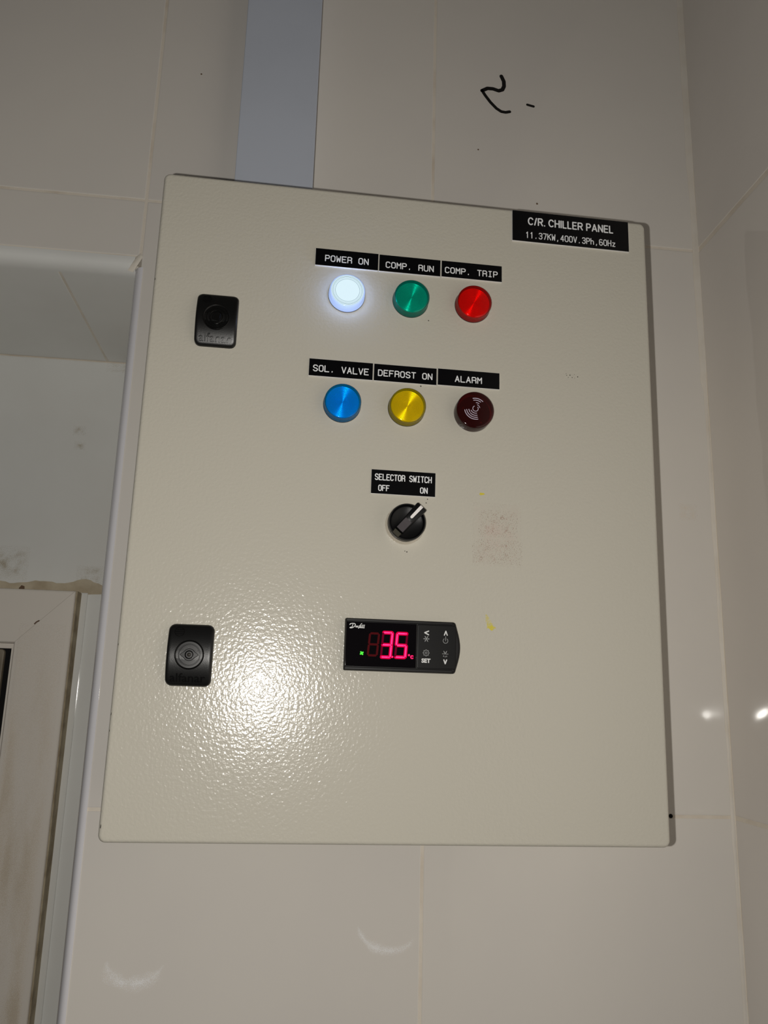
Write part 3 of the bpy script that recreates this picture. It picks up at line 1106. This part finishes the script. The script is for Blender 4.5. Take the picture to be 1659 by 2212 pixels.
lock(-149.8, 126.8, 'black upper door lock with square key insert', False)
lk = lock(-149.4, -125.7, 'black lower door lock with round key pin', True)

# --- temperature controller
CZ = -113.9
ct = MB().use('controller_black')


def ctl_outline(i=0.0):
    x0, x1, zt, zb = -41.9 + i, 37.6, -95.3 - i - CZ, -132.4 + i - CZ
    pts = [(x0 + 0.8, zb), (x1 - 1.2, zb)]
    for k in range(0, 5):
        a = math.radians(-90 + 18 * k)
        pts.append((x1 - 0.6 + (2.2 - i) * math.cos(a), zb + 2.2 + 2.2 * math.sin(a)))
    n = 10
    for k in range(1, n):
        t = -1 + 2 * k / n
        pts.append((39.4 + 3.2 * math.cos(t * math.pi / 2) ** 1.1 - i, t * (zt - 2.4)))
    for k in range(0, 5):
        a = math.radians(18 + 18 * k)
        pts.append((x1 - 0.6 + (2.2 - i) * math.cos(a), zt - 2.2 + 2.2 * math.sin(a)))
    pts += [(x1 - 1.2, zt), (x0 + 0.8, zt), (x0 + 0.2, zt - 0.3), (x0, zt - 0.9), (x0, zb + 0.9), (x0 + 0.2, zb + 0.3)]
    return pts


ct.loft([[(x, 0.0, z) for x, z in ctl_outline()], [(x, 3.4, z) for x, z in ctl_outline()],
         [(x, 4.6, z) for x, z in ctl_outline(0.5)], [(x, 5.0, z) for x, z in ctl_outline(1.3)], [(x, 5.0, z) for x, z in ctl_outline(1.9)]])
ctl = tag(ct.build('temperature_controller', cab, C(0, 0, CZ), smooth=40), 'black digital temperature controller showing 3.5 degrees')


def K(z):
    return z - CZ


mb = MB().use('controller_black')
slab(mb, 78.0, 2.0, 0.5, 4.6, 5.7, 0.5, 2, -2.4, K(-96.6), 3, 0.1)
mb.build('rim', ctl, smooth=35)
mb = MB().use('controller_black')
slab(mb, 78.0, 2.2, 0.5, 4.6, 5.7, 0.5, 2, -2.4, K(-130.8), 3, 0.1)
mb.build('rim', ctl, smooth=35)
mb = MB().use('window_black')
slab(mb, 51.6, 31.4, 0.5, 4.6, 5.9, 0.3, 2, -15.6, K(-113.6), 2, 0.3)
win = mb.build('display_window', ctl, smooth=35)
mb = MB().use('controller_face')
slab(mb, 28.6, 31.4, 1.2, 4.6, 5.8, 0.4, 3, 24.8, K(-113.6), 2, 0.3)
pad = mb.build('keypad', ctl, smooth=35)
SEG = {'a': ((0, 2), (1, 2)), 'b': ((1, 1), (1, 2)), 'c': ((1, 0), (1, 1)), 'd': ((0, 0), (1, 0)), 'e': ((0, 0), (0, 1)), 'f': ((0, 1), (0, 2)), 'g': ((0, 1), (1, 1))}


def digit(x0, z0, w, h, lit, ghost_mat, d=5.9):
    def P(c):
        return (x0 + c[0] * w + c[1] * 0.62, K(z0) + c[1] * h / 2)

    def shrink(p, q2, s):
        L = math.hypot(q2[0] - p[0], q2[1] - p[1])
        ux, uz = (q2[0] - p[0]) / L * s, (q2[1] - p[1]) / L * s
        return [(p[0] + ux, p[1] + uz), (q2[0] - ux, q2[1] - uz)]
    mb = MB().use(ghost_mat)
    for k, (a, b) in SEG.items():
        if k not in lit:
            mb.ribbon(shrink(P(a), P(b), 0.9), 1.5, d, 0.02)
    if mb.v:
        mb.build('unlit_segment', win, smooth=0)
    for k in lit:
        a, b = SEG[k]
        mb = MB().use('seg_halo')
        mb.ribbon(shrink(P(a), P(b), 0.5), 2.6, d, 0.03)
        mb.use('seg_core')
        mb.ribbon(shrink(P(a), P(b), 0.85), 1.1, d + 0.03, 0.03)
        mb.build('lit_segment', win, smooth=0)


digit(-25.2, -121.4, 6.5, 15.6, '', 'seg_ghost')
digit(-15.6, -122.3, 6.6, 17.4, 'abgcd', 'seg_ghost_red')
digit(-5.4, -122.0, 7.2, 16.8, 'afgcd', 'seg_ghost_red')
mb = MB().use('seg_halo')
mb.ribbon([(-7.5, K(-122.0)), (-7.45, K(-121.9))], 1.7, 5.9, 0.03)
mb.use('seg_core')
mb.ribbon([(-7.5, K(-122.0)), (-7.45, K(-121.9))], 0.95, 5.93, 0.03)
mb.build('decimal_point', win, smooth=0)
mb = MB().use('seg_halo')
mb.ribbon(arc(4.6, K(-120.3), 0.42, 0, 360, 8), 0.8, 5.9, 0.03)
mb.ribbon(arc(6.9, K(-121.6), 0.95, 50, 310, 8), 1.0, 5.9, 0.03)
mb.use('seg_core')
mb.ribbon(arc(4.6, K(-120.3), 0.42, 0, 360, 8), 0.4, 5.93, 0.03)
mb.ribbon(arc(6.9, K(-121.6), 0.95, 50, 310, 8), 0.5, 5.93, 0.03)
mb.build('degree_symbol', win, smooth=0)
mb = MB().use('fan_green')
for a in (20, 110, 200, 290):
    ca, sa = math.cos(math.radians(a)), math.sin(math.radians(a))
    mb.ribbon([(-29.5 + 0.45 * ca, K(-120.1) + 0.45 * sa), (-29.5 + 1.0 * ca - 0.3 * sa, K(-120.1) + 1.0 * sa + 0.3 * ca)], 1.05, 5.9, 0.03)
mb.build('fan_symbol', win, smooth=0)
# maker's script mark
mb = MB().use('icon_white')


def scr(pts, w):
    mb.ribbon([(-38.9 + x / 295.0 * 10.9, K(-98.9) - y / 115.0 * 4.0) for x, y in pts], w * 1.35, 5.9, 0.02)


scr([(4, 38), (12, 20), (50, 10), (95, 12), (112, 34), (98, 70), (62, 96), (28, 106), (6, 102), (16, 92), (44, 90)], 0.42)
scr([(64, 28), (56, 60), (42, 92)], 0.38)
scr([(136, 60), (122, 64), (116, 82), (128, 84), (137, 62), (134, 86)], 0.30)
scr([(152, 60), (146, 88), (160, 64), (170, 64), (166, 88)], 0.30)
scr([(236, 6), (222, 16), (204, 50), (188, 92), (174, 106), (170, 98)], 0.34)
scr([(184, 56), (222, 50)], 0.26)
scr([(208, 62), (198, 76), (206, 88), (216, 76), (208, 62)], 0.30)
scr([(246, 34), (228, 92)], 0.32)
scr([(268, 34), (250, 92)], 0.32)
scr([(289, 34), (278, 94)], 0.34)
scr([(196, 94), (288, 96)], 0.30)
mb.build('maker_mark', win, smooth=0)

FD = 5.8


def icon(name, m):
    global mb
    mb = MB().use(m)
    return mb


icon('', 'icon_white').ribbon([(18.6, K(-102.6)), (15.8, K(-103.8)), (18.6, K(-105.2))], 0.85, FD, 0.02)
mb.build('left_arrow_print', pad, smooth=0)
icon('', 'icon_white').ribbon([(30.3, K(-105.0)), (31.35, K(-102.2)), (32.4, K(-105.0))], 0.8, FD, 0.02)
mb.build('up_arrow_print', pad, smooth=0)
icon('', 'icon_white').ribbon([(30.2, K(-122.7)), (31.2, K(-125.4)), (32.2, K(-122.7))], 0.85, FD, 0.02)
mb.build('down_arrow_print', pad, smooth=0)
icon('', 'icon_white')
font_text(mb, 'SET', 13.8, 20.4, K(-125.3), K(-122.2), FD + 0.02, 0.045)
mb.build('set_print', pad, smooth=0)
icon('', 'icon_grey')
for a in range(0, 180, 60):
    ca, sa = math.cos(math.radians(a)), math.sin(math.radians(a))
    mb.ribbon([(17.1 - 2.2 * ca, K(-108.2) - 2.2 * sa), (17.1 + 2.2 * ca, K(-108.2) + 2.2 * sa)], 0.3, FD, 0.02)
for a in range(0, 360, 60):
    ca, sa = math.cos(math.radians(a)), math.sin(math.radians(a))
    mb.ribbon([(17.1 + 1.3 * ca, K(-108.2) + 1.3 * sa), (17.1 + 1.6 * ca, K(-108.2) + 1.6 * sa)], 0.62, FD, 0.02)
mb.build('snowflake_print', pad, smooth=0)
icon('', 'icon_grey').ribbon(arc(31.2, K(-109.1), 1.75, 125, 415, 20), 0.3, FD, 0.02)
mb.ribbon([(31.2, K(-109.2)), (31.25, K(-106.0))], 0.32, FD, 0.02)
mb.build('power_print', pad, smooth=0)
icon('', 'icon_grey')
gp = []
for k in range(8):
    for dr, da in ((2.25, -7), (2.25, 7), (1.7, 16), (1.7, 29)):
        a = math.radians(90 + 45 * k + da)
        gp.append((17.1 + dr * math.cos(a), K(-118.2) + dr * math.sin(a)))
mb.ribbon(gp + gp[:1], 0.26, FD, 0.02)
mb.ribbon(arc(17.1, K(-118.2), 0.7, 0, 360, 12), 0.26, FD, 0.02)
mb.build('gear_print', pad, smooth=0)
icon('', 'icon_grey').ribbon([(28.9, K(-118.4)), (33.3, K(-118.5))], 0.3, FD, 0.02)
for a in (60, 120):
    ca, sa = math.cos(math.radians(a)), math.sin(math.radians(a))
    mb.ribbon([(31.1, K(-118.4)), (31.1 + 2.3 * ca, K(-118.4) + 2.3 * sa)], 0.3, FD, 0.02)
    mb.ribbon([(31.1 + 1.2 * ca, K(-118.4) + 1.2 * sa), (31.1 + 1.5 * ca, K(-118.4) + 1.5 * sa)], 0.6, FD, 0.02)
for x, z in ((29.9, -119.7), (31.1, -120.0), (32.2, -119.8)):
    mb.ribbon([(x, K(z)), (x, K(z - 0.7))], 0.4, FD, 0.02)
mb.build('defrost_print', pad, smooth=0)

# --- marks left on the door
film('tape_residue', film_rect(56.5, 87.0, -29.5, -8.5, edge=0.22, wob=1.8, seed=31), 0.07, 'stain_tape', cab, C())
film('tape_residue', film_rect(51.5, 91.0, -50.0, -31.5, edge=0.2, wob=1.8, seed=37), 0.07, 'stain_tape', cab, C())
film('tape_residue', film_rect(52.0, 90.0, -52.0, -3.0, edge=0.3, wob=0.8, seed=41), 0.05, 'stain_pink', cab, C())
mb = MB().use('yellow_paint')
mb.prism([(57.0, 3.0), (58.6, 2.6), (61.4, 3.4), (60.6, 4.4), (57.6, 4.6)], 0.0, 0.12)
tag(mb.build('paint_mark', cab, C(), smooth=0), 'tiny yellow paint fleck')
rows = []
for j in range(13):
    v = j / 12
    row = []
    for i in range(9):
        u = i / 8
        xx = 62.2 + v * 3.6 + (u - 0.35) * (1.2 + 6.5 * v)
        zz = -87.6 - v * 11.5 + 0.9 * math.sin(u * 9) * v
        row.append((xx, zz, min(1.0, 3 * min(u, 1 - u) + 0.25) * (0.35 + 0.8 * v)))
    rows.append(row)
film_mat('yellow_smear', rgb(206, 192, 52), 260.0, 0.3, 0.55, 0.95, stretch=(1.5, 1, 0.4))
tag(film('paint_mark', rows, 0.07, 'yellow_smear', cab, C()), 'dry yellow paint smear')
for x, z, r in ((16.9, -3.1, 0.45), (15.9, -6.0, 0.45), (2.1, -44.3, 0.5), (0.6, -43.8, 0.35), (14.8, 143.0, 0.5), (9.8, 87.2, 0.6)):
    mb = MB().use('chip')
    mb.lathe([(r, 0.0), (r * 0.8, 0.08)], 8)
    mb.build('speck', cab, C(x, 0, z))
for i in range(9):
    x, z = 135 + random.uniform(-8, 10), 106 + random.uniform(-2, 2)
    mb = MB().use('chip')
    r = random.uniform(0.2, 0.5)
    mb.lathe([(r, 0.0), (r * 0.8, 0.06)], 6)
    mb.build('speck', cab, C(x, 0, z))
